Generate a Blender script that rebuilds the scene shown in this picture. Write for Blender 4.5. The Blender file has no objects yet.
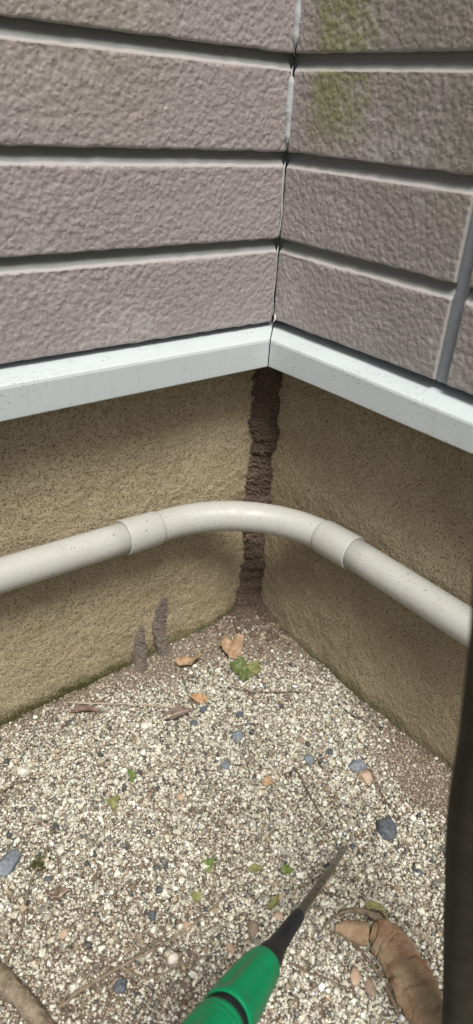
import bpy, bmesh, math, random
import numpy as np
from mathutils import Vector, Matrix

random.seed(7)
RNG = np.random.default_rng(11)
SC = bpy.context.scene
COL = SC.collection

# ------------------------------------------------------------------ camera
# world: corner of the house at the origin, left wall in the plane y = 0 (x < 0),
# right wall in the plane x = 0 (y < 0), z up, metres
PPX, PPY, FPX = 236.5, 512.0, 676.0
RX = np.array([0.78872887, -0.2755294, 0.54953646])
RY = np.array([-0.61209633, -0.4348245, 0.66050415])
RZ = np.array([0.05696361, -0.85732794, -0.51160917])
RM = np.array([RX, RY, RZ])
CAM = np.array([-0.41576321, -0.4596936, 0.5])

def ray(px, py):
    return RM @ np.array([(px - PPX) / FPX, (py - PPY) / FPX, 1.0])
def on_plane(px, py, axis, val):
    r = ray(px, py)
    return CAM + r * ((val - CAM[axis]) / r[axis])
def at_depth(px, py, q):
    return CAM + ray(px, py) * q

cam_data = bpy.data.cameras.new('camera')
cam = bpy.data.objects.new('camera', cam_data); COL.objects.link(cam)
m3 = Matrix(((RM[0, 0], -RM[0, 1], -RM[0, 2]), (RM[1, 0], -RM[1, 1], -RM[1, 2]), (RM[2, 0], -RM[2, 1], -RM[2, 2])))
cam.matrix_world = Matrix.Translation(Vector(CAM)) @ m3.to_4x4()
cam_data.sensor_fit = 'VERTICAL'; cam_data.sensor_height = 36.0
cam_data.lens = FPX / 1024 * 36
cam_data.clip_start = 0.01; cam_data.clip_end = 500
cam_data.dof.use_dof = True
cam_data.dof.focus_distance = 0.57
cam_data.dof.aperture_fstop = 8.0
SC.camera = cam

# ------------------------------------------------------------------ light
SUN_EL, SUN_AZ = math.radians(62), math.radians(30)     # azimuth from -y towards -x
sun_dir = Vector((-math.sin(SUN_AZ) * math.cos(SUN_EL), -math.cos(SUN_AZ) * math.cos(SUN_EL), math.sin(SUN_EL)))
world = bpy.data.worlds.new('World'); SC.world = world; world.use_nodes = True
wn = world.node_tree
sky = wn.nodes.new('ShaderNodeTexSky'); sky.sky_type = 'NISHITA'; sky.sun_disc = False
sky.sun_elevation = SUN_EL
sky.sun_rotation = math.atan2(sun_dir.x, sun_dir.y)
sky.air_density = 1.0; sky.dust_density = 5.0; sky.ozone_density = 0.6
wn.nodes['Background'].inputs['Strength'].default_value = 0.06
wn.links.new(sky.outputs[0], wn.nodes['Background'].inputs['Color'])
sl = bpy.data.lights.new('sun', 'SUN'); sl.energy = 2.4; sl.angle = math.radians(20); sl.color = (1.0, 0.98, 0.94)
sun = bpy.data.objects.new('sun', sl); COL.objects.link(sun)
sun.rotation_euler = sun_dir.to_track_quat('Z', 'Y').to_euler()
SC.view_settings.view_transform = 'Standard'; SC.view_settings.look = 'None'
SC.view_settings.gamma = 1.0; SC.view_settings.exposure = 0.70
SC.view_settings.use_curve_mapping = False

# ------------------------------------------------------------------ helpers
def hash3(i, j, k, seed):
    h = (i * 374761393 + j * 668265263 + k * 2147483647 + seed * 974711) & 0xFFFFFFFF
    h = ((h ^ (h >> 13)) * 1274126177) & 0xFFFFFFFF
    h = ((h ^ (h >> 15)) * 2246822519) & 0xFFFFFFFF
    return ((h ^ (h >> 16)) & 0xFFFFFF) / float(0xFFFFFF) * 2 - 1
def noise(P, scale=1.0, seed=0):
    """value noise in [-1, 1] for an (n,3) array"""
    Q = np.asarray(P, float) * scale + 1000.0
    I = np.floor(Q).astype(np.int64); F = Q - I
    F = F * F * (3 - 2 * F)
    out = np.zeros(len(Q))
    for a in (0, 1):
        for b in (0, 1):
            for c in (0, 1):
                w = (F[:, 0] if a else 1 - F[:, 0]) * (F[:, 1] if b else 1 - F[:, 1]) * (F[:, 2] if c else 1 - F[:, 2])
                out += w * hash3(I[:, 0] + a, I[:, 1] + b, I[:, 2] + c, seed)
    return out
def fbm(P, scale, octaves=3, seed=0, gain=0.5):
    s, a = np.zeros(len(P)), 1.0
    for o in range(octaves):
        s += a * noise(P, scale * 2.03 ** o, seed + o * 17); a *= gain
    return s

def mesh_obj(name, verts, faces, mat, parent=None, base=(0, 0, 0), smooth=True):
    """one mesh object; verts in world space, base = origin of the object (world)"""
    V = np.asarray(verts, float) - np.asarray(base, float)
    me = bpy.data.meshes.new(name)
    if isinstance(faces, np.ndarray):
        n, k = faces.shape
        me.vertices.add(len(V)); me.vertices.foreach_set('co', V.astype(np.float32).ravel())
        me.loops.add(n * k); me.loops.foreach_set('vertex_index', faces.astype(np.int32).ravel())
        me.polygons.add(n)
        me.polygons.foreach_set('loop_start', np.arange(0, n * k, k, dtype=np.int32))
        me.update(calc_edges=True)
    else:
        me.from_pydata([tuple(v) for v in V], [], faces)
    me.validate()
    me.polygons.foreach_set('use_smooth', np.full(len(me.polygons), smooth, bool))
    me.materials.append(mat)
    me.update()
    o = bpy.data.objects.new(name, me); COL.objects.link(o)
    if parent is not None:
        o.parent = parent
        pw = Vector(parent['_w']) if '_w' in parent else Vector((0, 0, 0))
        o.location = Vector(base) - pw
    else:
        o.location = base
    o['_w'] = tuple(float(c) for c in base)
    return o
def thing(name, base, label, cat, group=None):
    o = bpy.data.objects.new(name, None); COL.objects.link(o)
    o.location = base; o['_w'] = tuple(float(c) for c in base)
    o.empty_display_size = 0.02
    return tag(o, label, cat, group)
def tag(o, label, cat, group=None, kind=None):
    o['label'] = label; o['category'] = cat
    if group: o['group'] = group
    if kind: o['kind'] = kind
    return o
def grid_faces(nu, nv, wrap=False):
    """vertex index = i*nv + j"""
    i = np.arange(nu - (0 if wrap else 1)); j = np.arange(nv - 1)
    I, J = np.meshgrid(i, j, indexing='ij')
    I2 = (I + 1) % nu
    return np.stack([I * nv + J, I2 * nv + J, I2 * nv + J + 1, I * nv + J + 1], -1).reshape(-1, 4)
def box(x0, x1, y0, y1, z0, z1):
    v = [(x, y, z) for z in (z0, z1) for y in (y0, y1) for x in (x0, x1)]
    f = [(0, 2, 3, 1), (4, 5, 7, 6), (0, 1, 5, 4), (2, 6, 7, 3), (0, 4, 6, 2), (1, 3, 7, 5)]
    return v, f
def frame_along(P):
    """parallel transported frames along a polyline"""
    P = np.asarray(P, float); n = len(P)
    T = np.gradient(P, axis=0); T /= np.linalg.norm(T, axis=1)[:, None]
    ref = np.array([0, 0, 1.0])
    if abs(T[0] @ ref) > 0.9: ref = np.array([1.0, 0, 0])
    N = np.zeros_like(P); a = np.cross(T[0], ref); N[0] = a / np.linalg.norm(a)
    for i in range(1, n):
        v = N[i - 1] - T[i] * (N[i - 1] @ T[i]); N[i] = v / np.linalg.norm(v)
    return T, N, np.cross(T, N)
def tube(P, R, seg=12, caps=True, rfun=None):
    P = np.asarray(P, float); n = len(P)
    R = np.full(n, R) if np.isscalar(R) else np.asarray(R, float)
    T, N, B = frame_along(P)
    ang = np.linspace(0, 2 * np.pi, seg, endpoint=False)
    V = np.zeros((seg, n, 3))
    for k, a in enumerate(ang):
        rr = R if rfun is None else R * rfun(np.arange(n) / (n - 1), a)
        V[k] = P + rr[:, None] * (math.cos(a) * N + math.sin(a) * B)
    V = V.reshape(-1, 3)
    F = [tuple(int(x) for x in q) for q in grid_faces(seg, n, wrap=True)[:, ::-1]]
    if caps:
        c0 = len(V); V = np.vstack([V, P[0], P[-1]])
        for k in range(seg):
            k2 = (k + 1) % seg
            F.append((c0, k2 * n, k * n)[::-1]); F.append((c0 + 1, k * n + n - 1, k2 * n + n - 1)[::-1])
    return V, F
def spline(pts, n):
    """Catmull-Rom through points"""
    P = np.asarray(pts, float)
    P = np.vstack([2 * P[0] - P[1], P, 2 * P[-1] - P[-2]])
    m = len(P) - 3
    out = []
    for t in np.linspace(0, m - 1e-6, n):
        i = int(t); u = t - i
        a, b, c, d = P[i:i + 4]
        out.append(0.5 * (2 * b + (c - a) * u + (2 * a - 5 * b + 4 * c - d) * u ** 2 + (3 * b - a - 3 * c + d) * u ** 3))
    return np.array(out)

# ------------------------------------------------------------------ materials
class NT:
    def __init__(self, name):
        self.m = bpy.data.materials.new(name); self.m.use_nodes = True
        self.t = self.m.node_tree; self.b = self.t.nodes['Principled BSDF']
        self.pos = self.n('ShaderNodeNewGeometry').outputs['Position']
    def n(self, typ, **kw):
        x = self.t.nodes.new(typ)
        for k, v in kw.items(): setattr(x, k, v)
        return x
    def l(self, a, b): self.t.links.new(a, b)
    def put(self, sock, v):
        if hasattr(v, 'is_linked') or hasattr(v, 'links'): self.l(v, sock)
        else: sock.default_value = v
    def noise(self, scale, detail=3, rough=0.6, vec=None, dist=0.0):
        x = self.n('ShaderNodeTexNoise'); self.l(vec or self.pos, x.inputs['Vector'])
        x.inputs['Scale'].default_value = scale; x.inputs['Detail'].default_value = detail
        x.inputs['Roughness'].default_value = rough; x.inputs['Distortion'].default_value = dist
        return x.outputs['Fac']
    def voro(self, scale, out='Distance', feature='F1', vec=None):
        x = self.n('ShaderNodeTexVoronoi', feature=feature); self.l(vec or self.pos, x.inputs['Vector'])
        x.inputs['Scale'].default_value = scale
        return x.outputs[out]
    def ramp(self, fac, stops, interp='LINEAR'):
        x = self.n('ShaderNodeValToRGB'); e = x.color_ramp.elements; x.color_ramp.interpolation = interp
        while len(e) < len(stops): e.new(0.5)
        for el, (p, c) in zip(e, stops):
            el.position = p; el.color = (*c, 1) if isinstance(c, (tuple, list)) else (c, c, c, 1)
        self.l(fac, x.inputs['Fac']); return x.outputs['Color']
    def math(self, op, a, b=None, clamp=False):
        x = self.n('ShaderNodeMath', operation=op, use_clamp=clamp)
        self.put(x.inputs[0], a)
        if b is not None: self.put(x.inputs[1], b)
        return x.outputs[0]
    def mix(self, fac, a, b, mode='MIX'):
        x = self.n('ShaderNodeMix', data_type='RGBA', blend_type=mode)
        self.put(x.inputs[0], fac)
        for s, v in ((x.inputs[6], a), (x.inputs[7], b)):
            if isinstance(v, (tuple, list)): s.default_value = (*v, 1)
            else: self.l(v, s)
        return x.outputs[2]
    def xyz(self, vec=None):
        x = self.n('ShaderNodeSeparateXYZ'); self.l(vec or self.pos, x.inputs[0]); return x.outputs
    def scaled(self, s):
        x = self.n('ShaderNodeMapping'); self.l(self.pos, x.inputs['Vector']); x.inputs['Scale'].default_value = s
        return x.outputs[0]
    def rng(self, v, a, b, lo=0.0, hi=1.0):
        x = self.n('ShaderNodeMapRange', interpolation_type='SMOOTHSTEP'); self.l(v, x.inputs[0])
        for i, q in zip((1, 2, 3, 4), (a, b, lo, hi)): x.inputs[i].default_value = q
        return x.outputs[0]
    def bump(self, h, strength=0.5, dist=0.001, prev=None):
        x = self.n('ShaderNodeBump'); x.inputs['Strength'].default_value = strength; x.inputs['Distance'].default_value = dist
        self.l(h, x.inputs['Height'])
        if prev is not None: self.l(prev, x.inputs['Normal'])
        return x.outputs[0]
    def done(self, color, rough=0.8, normal=None, metal=0.0, spec=0.5, **kw):
        b = self.b.inputs
        if isinstance(color, (tuple, list)): b['Base Color'].default_value = (*color, 1)
        else: self.l(color, b['Base Color'])
        self.put(b['Roughness'], rough); b['Metallic'].default_value = metal; b['Specular IOR Level'].default_value = spec
        if normal is not None: self.l(normal, b['Normal'])
        for k, v in kw.items(): b[k.replace('_', ' ')].default_value = v
        return self.m

def m_siding():
    t = NT('siding_coat')
    n1 = t.noise(14, 4, 0.6); n2 = t.noise(420, 3, 0.6); n3 = t.noise(1500, 2, 0.5)
    c = t.mix(n1, (0.270, 0.232, 0.228), (0.325, 0.282, 0.277))
    c = t.mix(t.rng(n2, 0.35, 0.75), c, (0.36, 0.318, 0.31))
    c = t.mix(t.rng(n3, 0.58, 0.75), c, (0.42, 0.38, 0.36))
    s = t.xyz()
    # grey-olive grime on the right-hand wall and at the top, running down
    st = t.noise(1, 3, 0.6, vec=t.scaled((38, 38, 5)))
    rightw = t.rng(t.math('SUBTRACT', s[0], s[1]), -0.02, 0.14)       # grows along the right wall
    zup = t.rng(s[2], 0.40, 0.50)
    g = t.math('MULTIPLY', t.math('MULTIPLY', rightw, zup), t.rng(st, 0.2, 0.6), clamp=True)
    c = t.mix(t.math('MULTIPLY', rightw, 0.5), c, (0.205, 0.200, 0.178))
    c = t.mix(t.math('MULTIPLY', g, 0.8), c, (0.205, 0.197, 0.160))
    # green algae streaks, each where it grows
    def patch(cx, cy, w, z0, z1, amt, src):
        d = t.math('ADD', t.math('ABSOLUTE', t.math('SUBTRACT', s[0], cx)), t.math('ABSOLUTE', t.math('SUBTRACT', s[1], cy)))
        d = t.math('ADD', d, t.math('MULTIPLY', t.math('SUBTRACT', t.noise(60, 4, 0.7), 0.5), 0.05))
        m = t.math('SUBTRACT', 1.0, t.rng(d, w * 0.35, w * 1.3))
        m = t.math('MULTIPLY', m, t.rng(s[2], z0, z1))
        m = t.math('MULTIPLY', m, t.rng(t.noise(160, 4, 0.7), 0.18, 0.55))
        return t.mix(t.math('MULTIPLY', m, amt, clamp=True), src, (0.165, 0.185, 0.045))
    c = patch(-0.0245, -0.068, 0.034, 0.468, 0.50, 0.7, c)
    c = patch(-0.19, -0.02, 0.060, 0.46, 0.54, 0.22, c)
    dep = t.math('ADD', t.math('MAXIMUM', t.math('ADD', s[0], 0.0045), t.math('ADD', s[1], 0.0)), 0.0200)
    c = t.mix(t.math('MULTIPLY', t.rng(dep, 0.0001, 0.0006), 0.55), c, (0.44, 0.42, 0.41))   # bright highlight line on the arrises, painted in as a paler tone
    c = t.mix(t.rng(dep, 0.0019, 0.0026), c, (0.215, 0.228, 0.218))       # joints are painted a darker grey
    wob = t.n('ShaderNodeTexNoise'); t.l(t.pos, wob.inputs['Vector']); wob.inputs['Scale'].default_value = 240
    va = t.n('ShaderNodeVectorMath', operation='MULTIPLY_ADD'); t.l(wob.outputs['Color'], va.inputs[0]); va.inputs[1].default_value = (0.0045,) * 3; t.l(t.pos, va.inputs[2])
    sv = t.n('ShaderNodeTexVoronoi', feature='SMOOTH_F1'); t.l(va.outputs[0], sv.inputs['Vector']); sv.inputs['Scale'].default_value = 250; sv.inputs['Smoothness'].default_value = 0.6
    cell = sv.outputs['Distance']
    flat = t.rng(dep, 0.0009, 0.0003)
    bh = t.math('MULTIPLY', t.math('SUBTRACT', 0.6, cell), flat)
    nb = t.bump(bh, 0.66, 0.0015); nb = t.bump(n3, 0.45, 0.0006, nb)
    return t.done(c, t.rng(n2, 0.2, 0.8, 0.60, 0.40), nb, spec=0.5)
def m_groove():
    t = NT('groove_paint')
    c = t.mix(t.noise(90, 4), (0.12, 0.13, 0.122), (0.18, 0.19, 0.18))
    return t.done(c, 0.5, t.bump(t.noise(600, 3), 0.3, 0.0005))
def m_sealant():
    t = NT('sealant')
    c = t.mix(t.noise(160, 4), (0.34, 0.36, 0.37), (0.46, 0.475, 0.48))
    return t.done(c, 0.55, t.bump(t.noise(300, 3), 0.5, 0.001))
def m_vjoint():
    t = NT('joint_strip')
    c = t.mix(t.noise(160, 4), (0.16, 0.18, 0.20), (0.23, 0.25, 0.27))
    return t.done(c, 0.45, t.bump(t.noise(300, 3), 0.4, 0.0008))
def m_flash():
    t = NT('painted_metal')
    sp = t.rng(t.noise(420, 4, 0.7), 0.66, 0.74)
    n1 = t.noise(18, 4)
    c = t.mix(n1, (0.46, 0.515, 0.525), (0.53, 0.585, 0.59))
    for sc, th, ms, lo in ((200, 0.17, 45, 0.55), (420, 0.22, 35, 0.50)):
        dots = t.math('MULTIPLY', t.rng(t.voro(sc), th, th * 0.6), t.rng(t.noise(ms, 2), lo, lo + 0.07))
        c = t.mix(t.math('MULTIPLY', dots, 0.8), c, (0.13, 0.10, 0.07))
    dirt = t.math('MULTIPLY', sp, t.rng(t.noise(22, 3), 0.42, 0.62))
    c = t.mix(t.math('MULTIPLY', dirt, 0.85), c, (0.13, 0.10, 0.07))
    st = t.rng(t.noise(1, 3, 0.6, vec=t.scaled((160, 160, 20))), 0.5, 0.75)
    c = t.mix(t.math('MULTIPLY', st, 0.16), c, (0.33, 0.31, 0.27))
    return t.done(c, 0.42, t.bump(t.noise(60, 3), 0.12, 0.001), spec=0.5)
def m_foundation():
    t = NT('cement_render')
    s = t.xyz()
    big = t.noise(9, 5, 0.6); mid = t.noise(60, 4, 0.65); fine = t.noise(520, 3, 0.7)
    strokes = t.noise(1, 4, 0.7, vec=t.scaled((170, 170, 480)))
    c = t.mix(t.rng(big, 0.3, 0.7), (0.365, 0.300, 0.190), (0.465, 0.392, 0.258))
    c = t.mix(t.math('MULTIPLY', t.rng(mid, 0.4, 0.75), 0.5), c, (0.52, 0.45, 0.315))
    c = t.mix(t.math('MULTIPLY', t.rng(fine, 0.54, 0.34), 0.8), c, (0.13, 0.10, 0.06))
    pits = t.math('MULTIPLY', t.rng(t.voro(230), 0.24, 0.08), t.rng(t.noise(120, 2), 0.40, 0.58))
    c = t.mix(t.math('MULTIPLY', pits, 0.75), c, (0.07, 0.055, 0.035))
    c = t.mix(t.math('MULTIPLY', t.rng(t.noise(800, 2, 0.6), 0.60, 0.72), 0.6), c, (0.55, 0.49, 0.38))
    # rain-washed dirt: broad darker weathering stains, mostly on the right-hand wall
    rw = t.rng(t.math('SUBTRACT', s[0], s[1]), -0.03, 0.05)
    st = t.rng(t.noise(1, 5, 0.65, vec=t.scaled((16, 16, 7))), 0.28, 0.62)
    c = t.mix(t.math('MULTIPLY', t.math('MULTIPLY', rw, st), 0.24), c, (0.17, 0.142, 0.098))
    # green algae at the foot
    h = t.math('ADD', s[2], t.math('MULTIPLY', t.math('SUBTRACT', t.noise(45, 4, 0.7), 0.5), 0.035))
    al = t.math('MULTIPLY', t.rng(h, 0.024, 0.002), t.rng(t.noise(300, 3), 0.2, 0.6))
    c = t.mix(t.math('MULTIPLY', al, 0.85), c, (0.075, 0.085, 0.022))
    nb = t.bump(strokes, 0.28, 0.0012); nb = t.bump(fine, 0.75, 0.0017, nb)
    nb = t.bump(t.math('MULTIPLY', pits, -1.0), 0.8, 0.001, nb)
    return t.done(c, 0.92, nb, spec=0.2)
def m_pvc():
    t = NT('grey_pvc')
    c = t.mix(t.noise(20, 4), (0.395, 0.400, 0.368), (0.475, 0.480, 0.445))
    sp = t.math('MULTIPLY', t.rng(t.noise(480, 3, 0.7), 0.66, 0.72), t.rng(t.noise(30, 3), 0.38, 0.62))
    c = t.mix(t.math('MULTIPLY', sp, 0.8), c, (0.14, 0.11, 0.08))
    for sc, th, ms, lo in ((150, 0.17, 55, 0.54), (330, 0.21, 40, 0.50), (620, 0.22, 30, 0.50)):
        dots = t.math('MULTIPLY', t.rng(t.voro(sc), th, th * 0.6), t.rng(t.noise(ms, 2), lo, lo + 0.07))
        c = t.mix(t.math('MULTIPLY', dots, 0.75), c, (0.13, 0.11, 0.09))
    film = t.rng(t.noise(70, 5, 0.7), 0.45, 0.8)
    c = t.mix(t.math('MULTIPLY', film, 0.35), c, (0.36, 0.32, 0.25))
    return t.done(c, t.rng(film, 0, 1, 0.38, 0.6), t.bump(t.noise(200, 3), 0.12, 0.0008), spec=0.45)
def m_mud():
    t = NT('termite_mud')
    f = t.noise(450, 4, 0.7)
    c = t.mix(t.noise(40, 4), (0.105, 0.075, 0.053), (0.19, 0.143, 0.107))
    c = t.mix(t.rng(f, 0.55, 0.75), c, (0.34, 0.26, 0.20))
    c = t.mix(t.rng(f, 0.42, 0.28), c, (0.055, 0.035, 0.025))
    nb = t.bump(f, 0.9, 0.0022); nb = t.bump(t.noise(1200, 2), 0.6, 0.0006, nb)
    return t.done(c, 0.95, nb, spec=0.15)
def m_mud_pale():
    t = NT('dry_grey_mud')
    f = t.noise(500, 4, 0.7)
    c = t.mix(t.noise(80, 4), (0.15, 0.125, 0.10), (0.24, 0.205, 0.17))
    c = t.mix(t.rng(f, 0.42, 0.28), c, (0.09, 0.07, 0.05))
    return t.done(c, 0.95, t.bump(f, 0.9, 0.0018), spec=0.15)
def m_soil():
    t = NT('sandy_soil')
    f = t.noise(700, 4, 0.7)
    c = t.mix(t.noise(25, 4), (0.11, 0.085, 0.063), (0.20, 0.16, 0.125))
    c = t.mix(t.rng(f, 0.55, 0.72), c, (0.42, 0.37, 0.31))
    c = t.mix(t.rng(f, 0.42, 0.28), c, (0.065, 0.05, 0.038))
    return t.done(c, 0.95, t.bump(f, 1.0, 0.0022), spec=0.2)
def m_grain():
    t = NT('gravel_grains')
    a = t.n('ShaderNodeAttribute', attribute_name='grain_col')
    n = t.noise(900, 3, 0.6)
    c = t.mix(t.rng(n, 0.3, 0.7, 0.0, 0.30), a.outputs['Color'], (0.2, 0.16, 0.12), 'MULTIPLY')
    return t.done(c, 0.75, t.bump(n, 0.4, 0.0006), spec=0.35)
def m_plain(name, c1, c2, scale=200, rough=0.8, bump=0.5, dist=0.0006, spec=0.3, c3=None, **kw):
    t = NT(name)
    f = t.noise(scale, 4, 0.65)
    c = t.mix(t.rng(f, 0.3, 0.7), c1, c2)
    if c3 is not None: c = t.mix(t.rng(t.noise(scale * 3.1, 3, 0.7), 0.58, 0.70), c, c3)
    return t.done(c, rough, t.bump(f, bump, dist), spec=spec, **kw)

def m_root():
    t = NT('root_bark')
    big = t.noise(55, 4, 0.6); f = t.noise(330, 4, 0.7)
    c = t.mix(t.rng(big, 0.35, 0.65), (0.32, 0.19, 0.12), (0.46, 0.335, 0.215))
    c = t.mix(t.math('MULTIPLY', t.rng(t.noise(28, 3), 0.50, 0.68), 0.7), c, (0.36, 0.33, 0.20))
    cr = t.voro(70, 'Distance', 'DISTANCE_TO_EDGE', vec=t.scaled((1.0, 1.0, 1.0)))
    c = t.mix(t.math('MULTIPLY', t.rng(cr, 0.05, 0.0), 0.18), c, (0.13, 0.09, 0.055))
    c = t.mix(t.rng(f, 0.58, 0.72), c, (0.50, 0.40, 0.29))
    c = t.mix(t.rng(f, 0.40, 0.28), c, (0.12, 0.075, 0.05))
    nb = t.bump(f, 0.8, 0.0012); nb = t.bump(t.noise(150, 3), 0.6, 0.0025, nb)
    return t.done(c, 0.8, nb, spec=0.3)
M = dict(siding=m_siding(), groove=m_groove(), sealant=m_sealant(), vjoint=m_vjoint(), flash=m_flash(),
         foundation=m_foundation(), pvc=m_pvc(), mud=m_mud(), mudpale=m_mud_pale(), soil=m_soil(), grain=m_grain(),
         moss=m_plain('moss', (0.055, 0.058, 0.018), (0.115, 0.115, 0.040), 500, 0.9),
         bluestone=m_plain('blue_grey_stone', (0.115, 0.135, 0.155), (0.21, 0.235, 0.26), 300, 0.7, c3=(0.34, 0.35, 0.36)),
         darkstone=m_plain('dark_stone', (0.055, 0.065, 0.075), (0.115, 0.13, 0.145), 300, 0.7, c3=(0.24, 0.25, 0.26)),
         orangestone=m_plain('orange_stone', (0.37, 0.265, 0.185), (0.47, 0.36, 0.265), 250, 0.7, c3=(0.65, 0.52, 0.40)),
         palestone=m_plain('pale_stone', (0.50, 0.46, 0.40), (0.66, 0.62, 0.55), 250, 0.75, c3=(0.36, 0.32, 0.27)),
         brownstone=m_plain('brown_stone', (0.20, 0.15, 0.11), (0.31, 0.245, 0.185), 250, 0.8),
         dryleaf=m_plain('dry_leaf', (0.26, 0.17, 0.095), (0.42, 0.30, 0.19), 160, 0.75, c3=(0.16, 0.09, 0.05)),
         paleleaf=m_plain('pale_dry_leaf', (0.36, 0.25, 0.17), (0.52, 0.40, 0.29), 160, 0.75, c3=(0.20, 0.12, 0.08)),
         orangeleaf=m_plain('orange_leaf', (0.34, 0.19, 0.085), (0.44, 0.28, 0.15), 160, 0.7, c3=(0.25, 0.12, 0.05)),
         darkleaf=m_plain('dark_leaf', (0.10, 0.065, 0.045), (0.21, 0.15, 0.11), 160, 0.8),
         greyleaf=m_plain('grey_brown_leaf', (0.19, 0.14, 0.115), (0.31, 0.245, 0.205), 160, 0.8, c3=(0.12, 0.085, 0.065)),
         greenleaf=m_plain('green_leaf', (0.075, 0.105, 0.030), (0.135, 0.165, 0.06), 200, 0.5, c3=(0.22, 0.22, 0.09)),
         weed=m_plain('weed_leaf', (0.085, 0.135, 0.030), (0.15, 0.205, 0.055), 200, 0.55),
         olive=m_plain('olive_leaf', (0.15, 0.155, 0.055), (0.24, 0.24, 0.095), 200, 0.6),
         bark=m_plain('grey_bark', (0.13, 0.10, 0.065), (0.25, 0.205, 0.145), 130, 0.9, 0.9, 0.0015, c3=(0.40, 0.34, 0.27)),
         palewood=m_plain('pale_twig', (0.30, 0.23, 0.17), (0.46, 0.38, 0.30), 200, 0.85, c3=(0.20, 0.14, 0.10)),
         darktwig=m_plain('dark_twig', (0.10, 0.07, 0.05), (0.19, 0.14, 0.10), 200, 0.85),
         root=m_root(),
         roottip=m_plain('root_tip', (0.30, 0.205, 0.125), (0.43, 0.32, 0.21), 160, 0.8, 0.9, 0.0015, c3=(0.20, 0.13, 0.08)),
         green=m_plain('green_plastic', (0.000, 0.205, 0.075), (0.004, 0.235, 0.092), 60, 0.42, 0.15, 0.0004, spec=0.4),
         black=m_plain('black_rubber', (0.012, 0.013, 0.016), (0.024, 0.025, 0.028), 200, 0.55, 0.2, 0.0003),
         steel=m_plain('worn_steel', (0.20, 0.195, 0.18), (0.36, 0.35, 0.33), 260, 0.28, 0.3, 0.0003, metal=0.9),
         post=m_plain('dark_stained_wood', (0.022, 0.020, 0.013), (0.036, 0.032, 0.023), 60, 0.8, 0.6, 0.002))

# ------------------------------------------------------------------ ground
def soil_mask(X, Y):
    """1 where bare brown soil dominates over pale gravel"""
    P = np.stack([X, Y, np.zeros_like(X)], -1)
    n = fbm(P, 14, 3, 5)
    left = np.exp(-np.maximum(-Y, 0) / 0.036) + 1.0 * np.exp(-(((X + 0.115) / 0.04) ** 2 + ((Y + 0.012) / 0.03) ** 2))
    right = 0.8 * np.exp(-np.maximum(-X, 0) / 0.022)
    r = np.hypot(X + 0.01, Y + 0.01)
    cor = 1.2 * np.exp(-(r / 0.072) ** 2)
    low = 0.42 * np.exp(-(((X + 0.33) / 0.07) ** 2 + ((Y + 0.25) / 0.07) ** 2))
    # strip of loose brown earth in front of the right wall, by the post
    hum = 1.1 * np.exp(-(((X + 0.022) / 0.026) ** 2 + ((Y + 0.275) / 0.05) ** 2))
    mid = 0.34 * np.exp(-(((X + 0.17) / 0.05) ** 2 + ((Y + 0.20) / 0.05) ** 2))
    dist = np.clip((np.hypot(X, Y) - 0.20) / 0.20, 0, 1)
    return np.clip(left + right + cor + low + hum + mid + 0.22 * n - 0.02 + 0.26 * dist, 0, 1)
def gh(X, Y):
    X = np.atleast_1d(np.asarray(X, float)); Y = np.atleast_1d(np.asarray(Y, float))
    P = np.stack([X, Y, np.zeros_like(X)], -1)
    near = np.exp(-np.hypot(X, Y) / 1.2)
    z = 0.0030 * fbm(P, 12, 2, 3) + 0.0012 * fbm(P, 70, 2, 9) * near
    z += 0.016 * np.exp(-(np.hypot(X, Y) / 0.050) ** 2)                     # earth heaped in the corner
    z += 0.005 * np.exp(-np.maximum(-Y, 0) / 0.018) * (0.6 + 0.4 * noise(P, 22, 8))
    z += 0.004 * np.exp(-np.maximum(-X, 0) / 0.016)
    z += 0.007 * np.exp(-(((X + 0.012) / 0.03) ** 2 + ((Y + 0.285) / 0.04) ** 2))
    return z
def gz(x, y): return float(gh(x, y)[0])
def gpx(px, py):
    """photo pixel -> point on the ground"""
    z = 0.0
    for _ in range(4):
        p = on_plane(px, py, 2, z); z = gz(p[0], p[1])
    p[2] = z
    return p

def axis_pts(lo, fine_lo, hi, d, coarse):
    a = list(np.arange(fine_lo, hi + 1e-9, d))
    x, s, pre = fine_lo, d, []
    while x > lo:
        s = min(s * 1.35, coarse); x -= s; pre.append(x)
    return np.array(pre[::-1] + a)
gx = axis_pts(-60, -0.62, 0.06, 0.003, 6.0); gy = axis_pts(-60, -0.62, 0.06, 0.003, 6.0)
GX, GY = np.meshgrid(gx, gy, indexing='ij')
GZ = gh(GX.ravel(), GY.ravel())
gr = mesh_obj('ground', np.stack([GX.ravel(), GY.ravel(), GZ], -1), grid_faces(len(gx), len(gy)), M['soil'])
tag(gr, 'sandy brown soil in the corner under the pale gravel', 'ground', kind='structure')

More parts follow.
